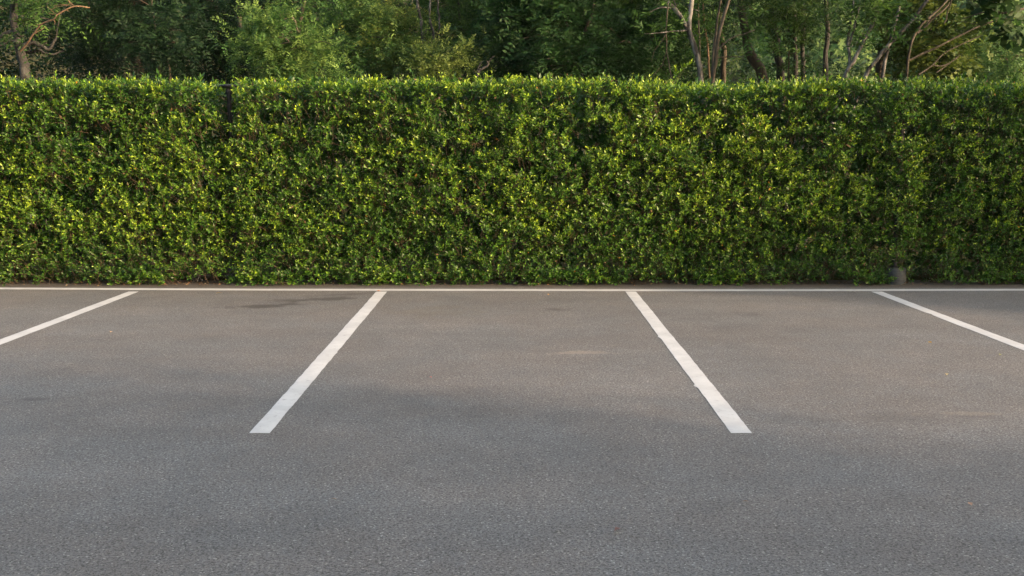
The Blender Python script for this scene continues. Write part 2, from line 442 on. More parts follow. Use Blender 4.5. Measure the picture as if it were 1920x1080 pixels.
# taller stray shoots along the rim
n = 90
x = rng.uniform(-7, 7, n); x = x[np.abs(x + 2.96) > .12]; n = len(x)
B = np.stack([x, rng.uniform(HY, HY + .35, n), hedge_top(x) - .02], -1)
d = unit(np.stack([rng.normal(0, .4, n), rng.normal(-.1, .3, n), np.ones(n)], -1))
add_shoots(B, d, np.full(n, .9), .95, 9, .10, twig=True)
B = np.array([at(1272, 142, 10.95), at(1283, 130, 10.97), at(1268, 146, 10.9)]); d = unit(np.array([[.5, 0, .9], [.6, 0, .7], [-.1, 0, 1]]))
add_shoots(B, d, np.array([.8, .95, .9]), 1.1, 10, .17, twig=True)
# a skirt of low shoots hanging to the ground
n = 2300
x = rng.uniform(-HX, HX, n); x = x[(N1(np.stack([x * 2.3, x * 0 + 9, x * 0], -1)) > .30) & (np.abs(x - 4.07) > .14) & (np.abs(x + 3.22) > .14)]; n = len(x)
B = np.stack([x, HY + .0 + rng.random(n) * .12, .01 + rng.random(n) * .12], -1)
d = unit(np.stack([rng.normal(0, .6, n), -.5 + rng.normal(0, .4, n), .25 + rng.normal(0, .35, n)], -1))
add_shoots(B, d, newmap(B, .42), .85, 8, .09, twig=False)
# coarse leaves inside and on the back
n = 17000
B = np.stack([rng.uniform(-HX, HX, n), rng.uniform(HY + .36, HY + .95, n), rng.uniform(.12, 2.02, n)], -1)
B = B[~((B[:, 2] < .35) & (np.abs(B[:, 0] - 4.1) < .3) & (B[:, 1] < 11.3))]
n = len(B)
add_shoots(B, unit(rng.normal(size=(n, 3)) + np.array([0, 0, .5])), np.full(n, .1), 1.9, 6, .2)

hedge = empty("hedge", (0, 11.2, 0), "long clipped green hedge standing across the back of the parking bays", "hedge")
O = (0, 11.2, 0)
FOL.build("foliage", M_HEDGE, hedge, O)
TW.build("twigs", M_TWIG, hedge, O)
# woody stems at the base
for i, x in enumerate(np.concatenate([np.arange(-9.6, 9.7, .42)])):
    if abs(x - 4.125) < .16 or abs(x + 2.99) < .12: continue
    x = x + rng.normal(0, .05); y = 11.14 + rng.normal(0, .05)
    T = Tubes(); f = np.array([x, y, -.02])
    for b in range(3):
        e = f + np.array([rng.normal(0, .16), rng.normal(.02, .08), rng.uniform(.9, 1.7)])
        m = f + (e - f) * .3 + np.array([rng.normal(0, .05), rng.normal(0, .03), 0])
        T.add(curve([f, m, e], 10, .008), np.linspace(.017, .006, 10), 6, .08)
    T.build("woody_stem", M_TWIG, hedge, O)
T = Tubes()
r0 = [at(356, 533, 10.93), at(366, 520, 10.9), at(384, 516, 10.9), at(402, 518, 10.96), at(410, 526, 11.05)]
r0[0][2] = -.01
T.add(curve(r0, 18, .002), np.linspace(.018, .012, 18), 7, .06)
for k in range(16):
    e = np.array([-3.35 + rng.normal(0, .10), 10.9 + rng.normal(0, .04), 0.01])
    T.add(curve([e, e + [rng.normal(0, .05), .02, .10], e + [rng.normal(0, .13), .05, .22]], 7, .004), np.linspace(.005, .002, 7), 4)
T.build("woody_root", M_BARK_GREY, hedge, O)

# ------------------------------------------------------------------ the two black lamp posts with concrete footings
def lamp_post(x, y, label, rfoot, hfoot, sh=0.0, hs=1.0):
    o = empty("lamp_post", (x, y, 0), label, "lamp post", "black posts in concrete footings along the hedge")
    V, F = lathe([(rfoot * 1.04, -.02), (rfoot * 1.03, .03), (rfoot, hfoot * .55), (rfoot * .97, hfoot - .012), (rfoot * .93, hfoot), (.03, hfoot + .004), (.0, hfoot + .004)], 40)
    V[:, :2] *= (1 + .012 * (N1(V * 30)[:, None] - .5))
    new_mesh("footing", V, F, M_CONC, o)
    V, F = lathe([(.055, hfoot + .0045), (.055, hfoot + .02), (.026, hfoot + .03), (.0235, .6), (.0235, 1.98), (.034, 2.0), (.036, 2.03), (.03, 2.045)], 24)
    new_mesh("shaft", V * np.array([1, 1, hs]) + np.array([0, sh, 0]), F, M_BLACK, o)
    V, F = lathe([(.03, 2.045), (.095, 2.058), (.102, 2.066), (.102, 2.076), (.09, 2.083), (.03, 2.09), (.0, 2.09)], 32)
    new_mesh("cap_plate", V * np.array([1, 1, hs]) + np.array([0, sh, 0]), F, M_BLACK, o)
    return o
lamp_post(*POSTS[0], "thin black post with a flat round top in the hedge gap at left", .105, .16)
lamp_post(*POSTS[1], "black post hidden in the hedge above a grey concrete drum at right", .106, .165, .05, .93)

# ------------------------------------------------------------------ fallen leaves
M_FALLEN = leaf_material("fallen_leaf", .6, .1, .3)
def leaf_things():
    spots = [(1030, 554, (.42, .22, .03), .05, "yellow fallen leaf lying near the back line in the middle bay"),
             (1747, 646, (.40, .22, .05), .045, "orange fallen leaf on asphalt inside the right bay, nearest the right bay line"),
             (1775, 704, (.40, .30, .10), .045, "pale yellow fallen leaf on asphalt in the right bay, below the orange one"),
             (1875, 667, (.16, .17, .05), .045, "olive green fallen leaf at the right edge close to the right bay line"),
             (705, 547.5, (.48, .16, .04), .06, "orange brown fallen leaf beside the far end of the left middle bay line"),
             (810, 711, (.45, .05, .03), .025, "tiny red petal lying alone on the asphalt in the middle bay"),
             (1163, 995, (.10, .045, .035), .045, "dark reddish brown fallen leaf on the open asphalt at the bottom"),
             (1391, 945, (.30, .17, .09), .03, "small tan fallen leaf on the open asphalt below the notched bay line"),
             (1822, 953, (.26, .15, .09), .04, "tan fallen leaf on the open asphalt at lower right"),
             (210, 624, (.36, .24, .13), .05, "light brown fallen leaf by the far left bay line"),
             (404, 552, (.60, .45, .20), .07, "pale straw coloured leaf lying just in front of the back line at left"),
             (632, 941, (.32, .20, .12), .03, "little light brown leaf scrap on the open asphalt at lower left"),
             (1605, 549, (.45, .42, .36), .07, "pale grey fallen leaf between the back line and the right bay line")]
    for px, py, c, L, lab in spots:
        p = ground(px, py); a = rng.random() * 6.28; Lf = Leaves()
        D = np.array([[math.cos(a), math.sin(a), .12]])
        Lf.add(np.zeros((1, 3)), D, np.array([[rng.normal(0, .2), rng.normal(0, .2), 1.]]), np.array([L]), np.array([L * .5]), np.array([c]))
        o = Lf.build("fallen_leaf", M_FALLEN, None)
        o.location = (p[0], p[1], .012)
        tag(o, lab, "leaf", "fallen leaves on the asphalt")
leaf_things()
n = 3400
x = rng.uniform(-8, 8, n); w = np.where((x > -4.7) & (x < -3.0), 1.0, .22) + .6 * ((x > 1.2) & (x < 2.6)) * .4
k = rng.random(n) < w; x = x[k]; n = len(x)
P = np.stack([x, 10.60 + np.abs(rng.normal(.16, .12, n)), .006 + rng.random(n) * .012], -1)
lit = Leaves()
cc = np.array([[.10, .055, .028], [.15, .08, .04], [.06, .038, .022], [.17, .12, .06]])[rng.integers(0, 4, n)] * rng.uniform(.5, 1.2, (n, 1))
lit.add(P, np.c_[rng.normal(size=(n, 2)), rng.normal(0, .25, n)], np.c_[rng.normal(0, .4, (n, 2)), np.ones(n)], rng.uniform(.015, .04, n), rng.uniform(.008, .018, n), cc)
o = lit.build("leaf_litter", M_FALLEN, None); tag(o, "brown dry leaf litter along the foot of the hedge", "leaf litter", kind="stuff")

# ------------------------------------------------------------------ trees
def blob(px, py, Y, rpx, rpy, ry, n):
    c = at(px, py, Y); k = Y / FPX
    return (c, np.array([rpx * k, ry, rpy * k]), n)
def wblob(x, y, z, rx, ry, rz, n): return (np.array([x, y, z], float), np.array([rx, ry, rz], float), n)
def crown_sprays(LV, blobs, dark, light, m=6, ll=.075, lw=.024, sl=.32, hole=.38, droop=.25, flat=.0, bias=.0, hs=1.6, cl=9, cr=.62):
    dark, light = np.array(dark), np.array(light)
    cen = []
    for c, r, n in blobs:
        nc = max(3, int(n / cl))                                   # clumps of sprays, with gaps between them
        q = unit(rng.normal(size=(nc, 3))); rad = rng.random(nc)[:, None] ** .42
        P = c + q * rad * r
        keep = (N1(P * hs + 3) * .6 + N3(P * hs * 2.6) * .4) > hole
        P, q, rad = P[keep], q[keep], rad[keep]
        ct = rng.normal(0, .22, len(P))
        i = np.repeat(np.arange(len(P)), cl)
        P = P[i] + rng.normal(size=(len(i), 3)) * (cr * sl * rng.uniform(.6, 1.3, len(P)))[i][:, None] * np.array([1, 1, .5])
        q, rad, ct = q[i], rad[i], ct[i]
        keep = P[:, 2] > .12
        P, q, rad, ct = P[keep], q[keep], rad[keep], ct[keep]
        n = len(P)
        if not n: continue
        A = unit(q * .8 + rng.normal(0, .55, (n, 3)) + np.array([0, 0, .1 - flat]))
        L = sl * rng.uniform(.6, 1.25, n)
        up = unit(np.array([0, 0, 1.]) + rng.normal(0, .45, (n, 3)))
        S = unit(np.cross(A, up)); U = np.cross(S, A)
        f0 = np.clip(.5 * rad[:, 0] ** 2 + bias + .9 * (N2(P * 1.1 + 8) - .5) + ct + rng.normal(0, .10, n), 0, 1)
        for k in range(m):
            t = .12 + .88 * k / (m - 1)
            base = P + A * (L * t)[:, None] - np.array([0, 0, 1.]) * (droop * L * t * t)[:, None]
            prof = ll * (.55 + .75 * math.sin(math.pi * min(1, .15 + t * .85)))
            for sgn in (1, -1):
                D = unit(A * .55 + S * sgn + rng.normal(0, .22, (n, 3)))
                Nn = unit(U + rng.normal(0, .35, (n, 3)))
                f = np.clip(f0 + rng.normal(0, .10, n), 0, 1)[:, None]
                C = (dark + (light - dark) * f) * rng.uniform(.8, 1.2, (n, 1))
                lf = prof * rng.uniform(.75, 1.2, n)
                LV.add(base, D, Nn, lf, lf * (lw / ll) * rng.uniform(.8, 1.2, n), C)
        cen.append(P)
    return np.concatenate(cen) if cen else np.zeros((0, 3))

def scatter(x0, x1, y0, y1, Y, k, rx, ry_px, n, dY=.5):
    return [blob(rng.uniform(x0, x1), rng.uniform(y0, y1), Y + rng.normal(0, dY), rx * rng.uniform(.6, 1.4), ry_px * rng.uniform(.6, 1.4), .3, n) for _ in range(k)]
def stem_path(pix, Y, dY=None, root=True, n=22, wob=.012):
    ys = dY if dY is not None else [Y] * len(pix)
    pts = [at(px, py, y) for (px, py), y in zip(pix, ys)]
    if root:
        p, q = pts[0], pts[min(1, len(pts) - 1)]
        d = (p - q) / max(abs((p - q)[2]), .05)
        d[:2] *= .5
        pts = [p + d * (p[2] + .05), p + d * p[2] * .45] + pts
        pts[0][2] = -.05
    return curve(pts, n, wob)

def tree(name, label, stems, blobs, dark, light, bark, limbs=(), cat="tree", group="trees in the wood behind the hedge", nb=26, extra=None, rough=.07, crown="crown", **kw):
    """stems / limbs: list of (path points, radius at foot, radius at tip)"""
    root = np.array([stems[0][0][0][0], stems[0][0][0][1], 0.0]) if stems else np.array([blobs[0][0][0], blobs[0][0][1], 0.])
    o = empty(name, root, label, cat, group)
    sk, skr = [], []
    for path, ra, rb in stems:
        T = Tubes(); rr = np.linspace(ra, rb, len(path)); T.add(path, rr, 10, rough); T.build("trunk", bark, o, root)
        sk.append(path); skr.append(rr)
    for path, ra, rb in limbs:
        T = Tubes(); rr = np.linspace(ra, rb, len(path)); T.add(path, rr, 8, rough); T.build("limb", bark, o, root)
        sk.append(path); skr.append(rr)
    if blobs:
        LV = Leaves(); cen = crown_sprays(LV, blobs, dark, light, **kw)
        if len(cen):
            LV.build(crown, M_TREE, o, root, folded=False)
        if sk and nb and len(cen):
            S = np.concatenate(sk); R = np.concatenate(skr)
            for p in cen[rng.integers(0, len(cen), nb)]:
                T = Tubes()
                low = S[S[:, 2] < p[2] + .1]; rr = R[S[:, 2] < p[2] + .1]
                if not len(low): continue
                j = np.argmin(np.linalg.norm(low - p, axis=1) + .25 * np.abs(low[:, 2] - p[2])); a = low[j]
                L = np.linalg.norm(p - a)
                if L < .15 or L > 3.2: continue
                mid = a + (p - a) * .55 + np.array([rng.normal(0, .08), rng.normal(0, .08), rng.uniform(.0, .16)]) * L
                T.add(curve([a, mid, p], 10, .012 * L), np.linspace(min(rr[j] * .5, .03), .004, 10), 5)
                T.build("branch", bark, o, root)
    if extra: extra(o, root)
    return o

DK = ((.008, .022, .010), (.023, .052, .017))      # deep green
MG = ((.022, .055, .014), (.065, .125, .025))      # mid green
FE = ((.028, .072, .018), (.125, .195, .045))      # feathery light green
YG = ((.045, .085, .020), (.190, .225, .048))      # yellowish
OL = ((.030, .060, .016), (.120, .160, .038))      # olive

# 1 gnarled tree at left with a broken reddish branch
def broken(o, root):
    T = Tubes()
    main = stem_path([(38, 96), (58, 72), (75, 47), (100, 36), (112, 24), (141, 12), (168, 15)], 15.2, [15.2, 15.1, 15, 14.9, 14.9, 14.95, 15.1], root=False, n=34, wob=.006)
    T.add(main, np.linspace(.014, .009, 34), 6, .08)
    for a, pts in ((24, [(128, 10), (112, 12), (95, 18)]), (26, [(138, 10), (128, 0), (118, -12)]), (20, [(106, 28), (98, 20), (88, 12)]),
                   (17, [(101, 36), (103, 46)]), (14, [(92, 38), (80, 44), (66, 48)]), (22, [(122, 18), (132, 22)]), (10, [(62, 64), (75, 56), (85, 50)]),
                   (21, [(114, 22), (100, 26), (92, 24)]), (25, [(135, 11), (120, 8), (100, 10)]), (28, [(140, 12), (130, 4), (122, -6)])):
        T.add(curve([at(x, y, 14.95) for x, y in pts], 8, .008), np.linspace(.007, .003, 8), 4)
    T.build("broken_branch", M_DEAD, o, root)["label"] = "broken reddish bare branch"
tree("tree", "gnarled grey tree at far left with a broken reddish bare branch hanging from it",
     [(stem_path([(48, 146), (42, 110), (34, 70), (28, 40), (24, -30), (10, -120)], 15.6, wob=.02), .095, .04)],
     [blob(55, 22, 15.6, 55, 30, .6, 190), blob(45, 55, 15.4, 22, 12, .3, 40), wblob(-8.2, 16, 5.4, 2.2, 2.0, 1.5, 900)],
     *MG, M_BARK_GREY,
     limbs=[(stem_path([(44, 88), (62, 80), (78, 86), (90, 92), (102, 78), (106, 70)], 15.5, root=False, wob=.012), .04, .016),
            (stem_path([(34, 66), (16, 62), (-6, 70), (-40, 60)], 15.6, root=False), .034, .02),
            (stem_path([(36, 82), (18, 76), (2, 84), (-20, 100)], 15.5, root=False), .022, .01),
            (stem_path([(50, 98), (70, 94), (88, 100), (120, 96)], 15.7, root=False), .03, .012)],
     extra=broken, nb=20, ll=.06, lw=.022)

# 2 dark trees, left
tree("tree", "tall dark broad-crowned tree between the gnarled tree and the feathery light green tree",
     [(stem_path([(262, 146), (256, 112), (250, 80), (245, 20), (250, -90)], 19), .085, .05)],
     [blob(230, 40, 19.2, 130, 75, 1.6, 1500), blob(330, 30, 19.5, 130, 90, 1.8, 1900), blob(150, 85, 19.6, 80, 50, 1.2, 520), wblob(-6.8, 19.5, 6.6, 4, 3, 2.4, 1500)],
     *DK, M_BARK_DARK, limbs=[(stem_path([(250, 80), (243, 98), (250, 118)], 19, root=False), .02, .015), (stem_path([(196, 44), (178, 28), (168, 14), (150, -20)], 18.6, root=False), .05, .04)], nb=40)
tree("slender_tree", "slender dark sapling trunks with drooping dark leaves in front of the dark broad tree",
     [(stem_path([(300, 146), (296, 118), (290, 60), (284, 0)], 17), .03, .015), (stem_path([(318, 146), (315, 110), (322, 60)], 17), .026, .012)],
     [blob(300, 95, 17, 46, 32, .7, 300), blob(330, 62, 17, 40, 30, .6, 230), blob(270, 60, 16.8, 26, 18, .4, 60)], *DK, M_BARK_DARK, nb=14)
tree("tree", "shaded dark tree behind the thin black post, thin sky gaps showing in its crown",
     [(stem_path([(420, 146), (412, 80), (404, 20), (400, -80)], 20.5), .05, .03)],
     [blob(400, 105, 20, 70, 50, 1.2, 700), blob(430, 30, 20.5, 60, 55, 1.3, 560), wblob(-5.6, 20.5, 6.2, 2.5, 2.4, 2.0, 700)],
     *DK, M_BARK_DARK, limbs=[(stem_path([(448, 30), (452, 52), (468, 74), (480, 82)], 15.5, root=False), .03, .02)], nb=26)

# 3 feathery light tree
tree("feathery_tree", "feathery light green tree with sunlit sprays, just right of the thin black post",
     [(stem_path([(545, 150), (552, 110), (560, 60), (570, 0), (580, -80)], 14.4), .045, .02)],
     [blob(540, 90, 14.9, 75, 60, .5, 520)] + scatter(470, 545, 8, 60, 14.2, 7, 26, 9, 46, .2) + scatter(470, 520, 70, 110, 14.1, 4, 22, 8, 40, .2)
     + scatter(530, 615, 0, 70, 14.2, 9, 24, 9, 46, .25) + scatter(500, 640, 75, 140, 14.2, 13, 26, 9, 46, .25) + [wblob(-3.0, 14.8, 4.9, 1.6, 1.3, .9, 420)],
     *FE, M_BARK_TAN, limbs=[(stem_path([(556, 90), (525, 70), (490, 74)], 14.1, root=False), .014, .008), (stem_path([(560, 60), (545, 30), (518, 29)], 14, root=False), .014, .007)],
     nb=34, ll=.050, lw=.016, m=8, sl=.26, hole=.40, hs=2.2)
# 4 dark forked tree behind it
tree("tree", "dark fork-trunked tree with mid green sprays right of the feathery light tree",
     [(stem_path([(625, 146), (627, 70), (636, 35), (650, -5), (665, -90)], 18), .065, .03)],
     [blob(690, 40, 18.4, 60, 50, .9, 380), blob(660, 95, 18.2, 60, 45, .9, 380), blob(620, 20, 18.4, 40, 30, .8, 220)] + scatter(625, 780, 10, 140, 17.2, 24, 32, 11, 52, .5) + [ wblob(-2.8, 18.6, 6.0, 2.4, 2.2, 1.9, 900)],
     (.028, .068, .018), (.105, .165, .040), M_BARK_DARK, limbs=[(stem_path([(630, 63), (648, 65), (662, 55), (670, 40)], 18, root=False), .03, .014)], nb=30, ll=.06, lw=.02, m=7)
# 5 yellowish trees
tree("feathery_tree", "yellowish feathery tree behind the middle left of the hedge, left of the pale bare trunks",
     [(stem_path([(730, 146), (735, 100), (742, 40), (750, -40)], 18.6), .045, .025)],
     scatter(680, 770, 0, 70, 17.6, 11, 24, 9, 44, .4) + scatter(690, 790, 60, 125, 17.3, 9, 22, 9, 44, .4) + [ wblob(-2.0, 18.9, 5.6, 1.8, 1.5, 1.5, 450)],
     *YG, M_BARK_TAN, nb=20, ll=.055, lw=.018, m=7, sl=.28)
tree("shrub", "domed yellow green shrub whose rounded top just clears the hedge in the middle left",
     [(stem_path([(820, 148), (818, 130), (812, 110)], 15.6), .03, .015)],
     scatter(785, 865, 98, 140, 15.6, 16, 22, 8, 34, .25) + scatter(770, 880, 120, 145, 15.5, 8, 24, 8, 34, .2) + [ wblob(-1.1, 15.7, 1.7, 1.2, .9, .9, 260)],
     *OL, M_BARK_TAN, cat="shrub", group=None, nb=16, ll=.052, lw=.017, m=7, sl=.26)
# 6 pale bare trunks deeper in
for lab, pix, r, Y in (("pale bare crooked trunk deeper in the wood, tallest and leftmost of the pale ones", [(792, 110), (791, 76), (789, 40), (785, 10), (782, -40)], .034, 17.0),
                       ("slim pale trunk with a small side branch, just right of the tallest pale trunk", [(814, 110), (811, 66), (806, 38), (805, 10), (803, -40)], .026, 17.2),
                       ("thin pale trunk in shade, right of the two brighter pale trunks", [(824, 120), (823, 60), (822, 20), (824, -40)], .02, 17.4)):
    lim = [(stem_path([(809, 55), (800, 57), (796, 62)], Y, root=False), .012, .007)] if "side branch" in lab else []
    x = at(pix[-1][0], 0, Y)[0]
    tree("pale_trunked_tree", lab, [(stem_path(pix, Y, wob=.03), r, r * .6)], [wblob(x, Y + .5, 5.2, 1.0, 1.0, .9, 200)], *MG, M_BARK_PALE, limbs=lim, nb=12, ll=.09, lw=.035, m=5)
# 7 leaning bare limb and pale stubs
tree("bare_sapling", "bare grey leaning sapling with a forked top, left of the big dark leafy tree",
     [(stem_path([(893, 146), (903, 130), (914, 122), (913, 114)], 15.0, wob=.006), .026, .013)], [], *DK, M_BARK_GREY,
     limbs=[(stem_path([(914, 122), (919, 114), (926, 106)], 15.0, root=False), .010, .005), (stem_path([(897, 138), (896, 128), (903, 118)], 15.0, root=False), .012, .006)], cat="sapling", group=None)
tree("tree", "mid green leafy tree above the leaning bare sapling, grey stems under it",
     [(stem_path([(872, 146), (872, 120), (868, 80), (860, 0)], 19.5), .04, .02), (stem_path([(884, 146), (882, 112), (884, 60), (886, 0)], 19.6), .04, .02)],
     [blob(900, 70, 19.4, 60, 35, .9, 480), blob(870, 20, 19.6, 80, 42, 1.2, 700), blob(930, 110, 19.0, 45, 35, .7, 330), wblob(-.8, 20, 6.6, 3, 2, 2, 900)],
     *MG, M_BARK_GREY, nb=26, ll=.06, lw=.024)
# 8 big dark dense tree in the middle
tree("leafy_tree", "big dense dark leafy tree rising behind the middle of the hedge",
     [(stem_path([(1085, 148), (1088, 118), (1095, 66), (1108, 26), (1125, -40)], 16), .03, .02)],
     [blob(1000, 60, 16.2, 85, 75, 1.1, 1500), blob(1085, 50, 16.4, 85, 80, 1.0, 1300), blob(1010, 125, 15.8, 75, 40, .8, 800), blob(1090, 120, 16.2, 70, 40, .8, 520), wblob(.9, 16.6, 5.6, 2.2, 1.8, 1.5, 1100)],
     (.012, .034, .012), (.035, .082, .022), M_BARK_DARK, limbs=[(stem_path([(1090, 90), (1075, 70), (1060, 40), (1050, -10)], 16.1, root=False), .016, .01)], nb=36, ll=.075, lw=.034, m=5, sl=.30, hole=.36)
# 9 vine-clad tree
tree("vine_clad_tree", "vine covered tree with broad leaves right of the big dark leafy tree",
     [(stem_path([(1152, 148), (1150, 100), (1146, 50), (1140, -30)], 18), .06, .04)],
     [blob(1150, 90, 17.9, 26, 60, .5, 420), blob(1140, 40, 17.9, 30, 30, .5, 260), blob(1175, 30, 18.2, 45, 35, .8, 330), wblob(1.9, 18.4, 6.0, 1.8, 1.5, 1.7, 600)],
     (.020, .055, .014), (.070, .135, .030), M_BARK_DARK, nb=16, ll=.11, lw=.085, m=4, sl=.30, hole=.36)
# 10 green shrub left of the mottled trunk
tree("shrub", "leafy green shrub mass left of the mottled pale trunk, above the hedge right of centre",
     [(stem_path([(1225, 148), (1222, 120), (1215, 80)], 17.2), .035, .02)],
     [blob(1215, 80, 17.4, 50, 50, .8, 600), blob(1240, 125, 16.8, 55, 28, .7, 420), blob(1190, 130, 16.9, 40, 24, .6, 260), blob(1255, 50, 17.8, 45, 45, .8, 420)],
     (.014, .040, .014), (.045, .098, .026), M_BARK_DARK, cat="shrub", group=None, nb=18, ll=.07, lw=.026, m=6)
# 11 mottled pale trunk with a fork and a hanging stem
def hanging(o, root):
    T = Tubes(); T.add(stem_path([(1252, 6), (1250, 40), (1249, 70), (1251, 100), (1255, 125), (1259, 148)], 14.9, root=False, wob=.006), np.linspace(.011, .008, 22), 5, .1)
    for pts in ([(1249, 62), (1240, 78), (1228, 95), (1220, 118)], [(1250, 95), (1243, 118), (1225, 142)], [(1242, 120), (1252, 124)]):
        T.add(curve([at(x, y, 14.9) for x, y in pts], 9, .006), np.linspace(.006, .003, 9), 4)
    T.build("hanging_stem", M_BARK_TAN, o, root)
tree("mottled_tree", "mottled pale trunk that forks low, with a thin stem hanging from its left limb",
     [(stem_path([(1315, 148), (1309, 118), (1303, 90), (1296, 68), (1293, 40), (1297, 0), (1300, -60)], 15, wob=.008), .047, .030)],
     [wblob(2.9, 15.2, 5.2, 2.2, 1.6, 1.1, 700), blob(1268, 46, 15.0, 12, 8, .2, 14)] + scatter(1240, 1350, 0, 110, 15.6, 5, 16, 7, 10, .15), *MG, M_BARK_PALE,
     limbs=[(stem_path([(1299, 78), (1287, 50), (1273, 26), (1256, 8), (1238, -8), (1200, -40)], 15, root=False, wob=.006), .036, .024),
            (stem_path([(1272, 24), (1266, 10), (1262, -10)], 15, root=False), .012, .008)], extra=hanging, nb=14)
# 12 pale twin sapling and thin brown stems
tree("twin_stemmed_tree", "slim pale twin-stemmed tree with one long arching side branch, right of the mottled trunk",
     [(stem_path([(1336, 148), (1341, 112), (1344, 92), (1349, 60), (1358, 28), (1367, -4), (1372, -50)], 14.6, wob=.006), .034, .018)],
     [wblob(3.4, 14.7, 5.0, 1.4, 1.0, .8, 330), blob(1425, 58, 14.6, 22, 12, .3, 36)], *MG, M_BARK_TAN,
     limbs=[(stem_path([(1335, 140), (1337, 108), (1341, 72), (1345, 36), (1352, 0), (1356, -40)], 14.7, root=False, wob=.006), .022, .012),
            (stem_path([(1344, 95), (1358, 82), (1374, 70), (1392, 64), (1416, 56)], 14.6, root=False, wob=.004), .013, .007)], nb=6)
tree("slender_tree", "very thin straight brown stem standing between the mottled trunk and the twin-stemmed tree",
     [(stem_path([(1314, 148), (1312, 100), (1310, 50), (1308, -10), (1308, -60)], 15.6, wob=.004), .014, .01)], [wblob(2.9, 15.8, 4.9, .7, .6, .5, 90)], *MG, M_BARK_TAN, nb=4)
tree("slender_tree", "thin reddish brown sapling close left of the twin-stemmed tree",
     [(stem_path([(1331, 148), (1328, 118), (1326, 80), (1321, 40), (1318, -20)], 16.4, wob=.008), .02, .012)], [wblob(3.1, 16.6, 5.0, .8, .7, .6, 110)], *OL, M_DEAD, nb=5)
# 13 dark trunks
DT = [("dark straight trunk just right of the twin-stemmed tree", [(1356, 148), (1355, 100), (1352, 40), (1350, -40)], .06, 19.5),
      ("stout dark trunk leaning left, with a knee at mid height, under the arching pale branch", [(1432, 148), (1412, 110), (1400, 82), (1392, 40), (1386, -30)], .10, 17.5),
      ("dark slightly bent trunk left of the pair of straight grey trunks", [(1464, 148), (1460, 110), (1455, 80), (1452, 30), (1450, -40)], .075, 18.0),
      ("straight grey brown trunk, left one of a close pair behind the hedge", [(1492, 148), (1492, 100), (1490, 40), (1487, -40)], .052, 18.5),
      ("straight grey brown trunk, right one of a close pair behind the hedge", [(1505, 148), (1505, 100), (1504, 60), (1502, -40)], .05, 18.8),
      ("dark shaded trunk halfway between the grey pair and the leaning pale trunks", [(1548, 148), (1548, 110), (1552, 60), (1550, -40)], .06, 19.5)]
for lab, pix, r, Y in DT:
    x = at(pix[-1][0], -40, Y)[0]
    tree("dark_trunked_tree", lab, [(stem_path(pix, Y, wob=.018), r, r * .65)],
         [wblob(x, Y + .6, 6.3, 2.0, 1.8, 1.8, 620), blob(pix[-1][0] + rng.normal(0, 30), 20, Y + .6, 45, 22, .7, 110)], *DK, M_BARK_GREY if "grey" in lab else M_BARK_DARK, nb=16, ll=.08, lw=.03, m=5)
tree("shrub", "light fern-like shrub sprays hanging in front of the close pair of straight grey trunks",
     [(stem_path([(1480, 148), (1478, 120), (1482, 70)], 16.8), .018, .01)],
     [blob(1495, 52, 16.6, 34, 22, .4, 110), blob(1500, 100, 16.9, 26, 26, .4, 80), blob(1445, 22, 16.8, 50, 28, .5, 240), blob(1540, 60, 17.2, 22, 28, .4, 70)] + scatter(1380, 1580, -5, 55, 16.3, 7, 26, 8, 26, .4),
     *((.018, .045, .012), (.055, .098, .022)), M_BARK_DARK, cat="shrub", group=None, nb=12, ll=.055, lw=.019, m=7)
# 14, 15 leaning pale trunks
tree("leaning_tree", "pale trunk leaning right with a thinner upright stem forking from its foot",
     [(stem_path([(1583, 148), (1600, 116), (1620, 76), (1640, 34), (1652, -6), (1668, -60)], 14.2, wob=.004), .031, .024)],
     [wblob(5.2, 14.6, 5.0, 1.8, 1.3, .9, 480), blob(1612, 6, 14.0, 30, 9, .25, 60)] + scatter(1540, 1690, 0, 60, 13.9, 4, 20, 7, 10, .2), *MG, M_BARK_PALE,
     limbs=[(stem_path([(1592, 130), (1593, 105), (1590, 80), (1594, 48), (1600, 10), (1606, -30)], 14.25, root=False, wob=.004), .021, .016),
            (stem_path([(1592, 86), (1600, 55), (1608, 24), (1613, 0)], 14.3, root=False), .016, .012),
            (stem_path([(1596, 92), (1612, 72), (1620, 62)], 14.2, root=False), .006, .004)], nb=8)
tree("leaning_tree", "pale trunk leaning far right across a second paler stem, right of the forked leaning trunk",
     [(stem_path([(1620, 148), (1643, 114), (1668, 82), (1692, 58), (1718, 28), (1742, -4), (1790, -60)], 14.4, wob=.004), .030, .022)],
     [wblob(6.4, 14.9, 5.1, 2.0, 1.4, .9, 560)], *MG, M_BARK_PALE,
     limbs=[(stem_path([(1654, 148), (1658, 120), (1666, 90), (1674, 58), (1684, 20), (1690, -20)], 14.6, root=False, wob=.004), .025, .018)], nb=8)
tree("dark_trunked_tree", "dark trunk standing behind the crossing leaning stems",
     [(stem_path([(1648, 148), (1652, 110), (1660, 60), (1662, -40)], 17.2), .085, .06)], [wblob(6.3, 17.6, 6.2, 2.2, 1.8, 1.7, 650)], *DK, M_BARK_DARK, nb=12)
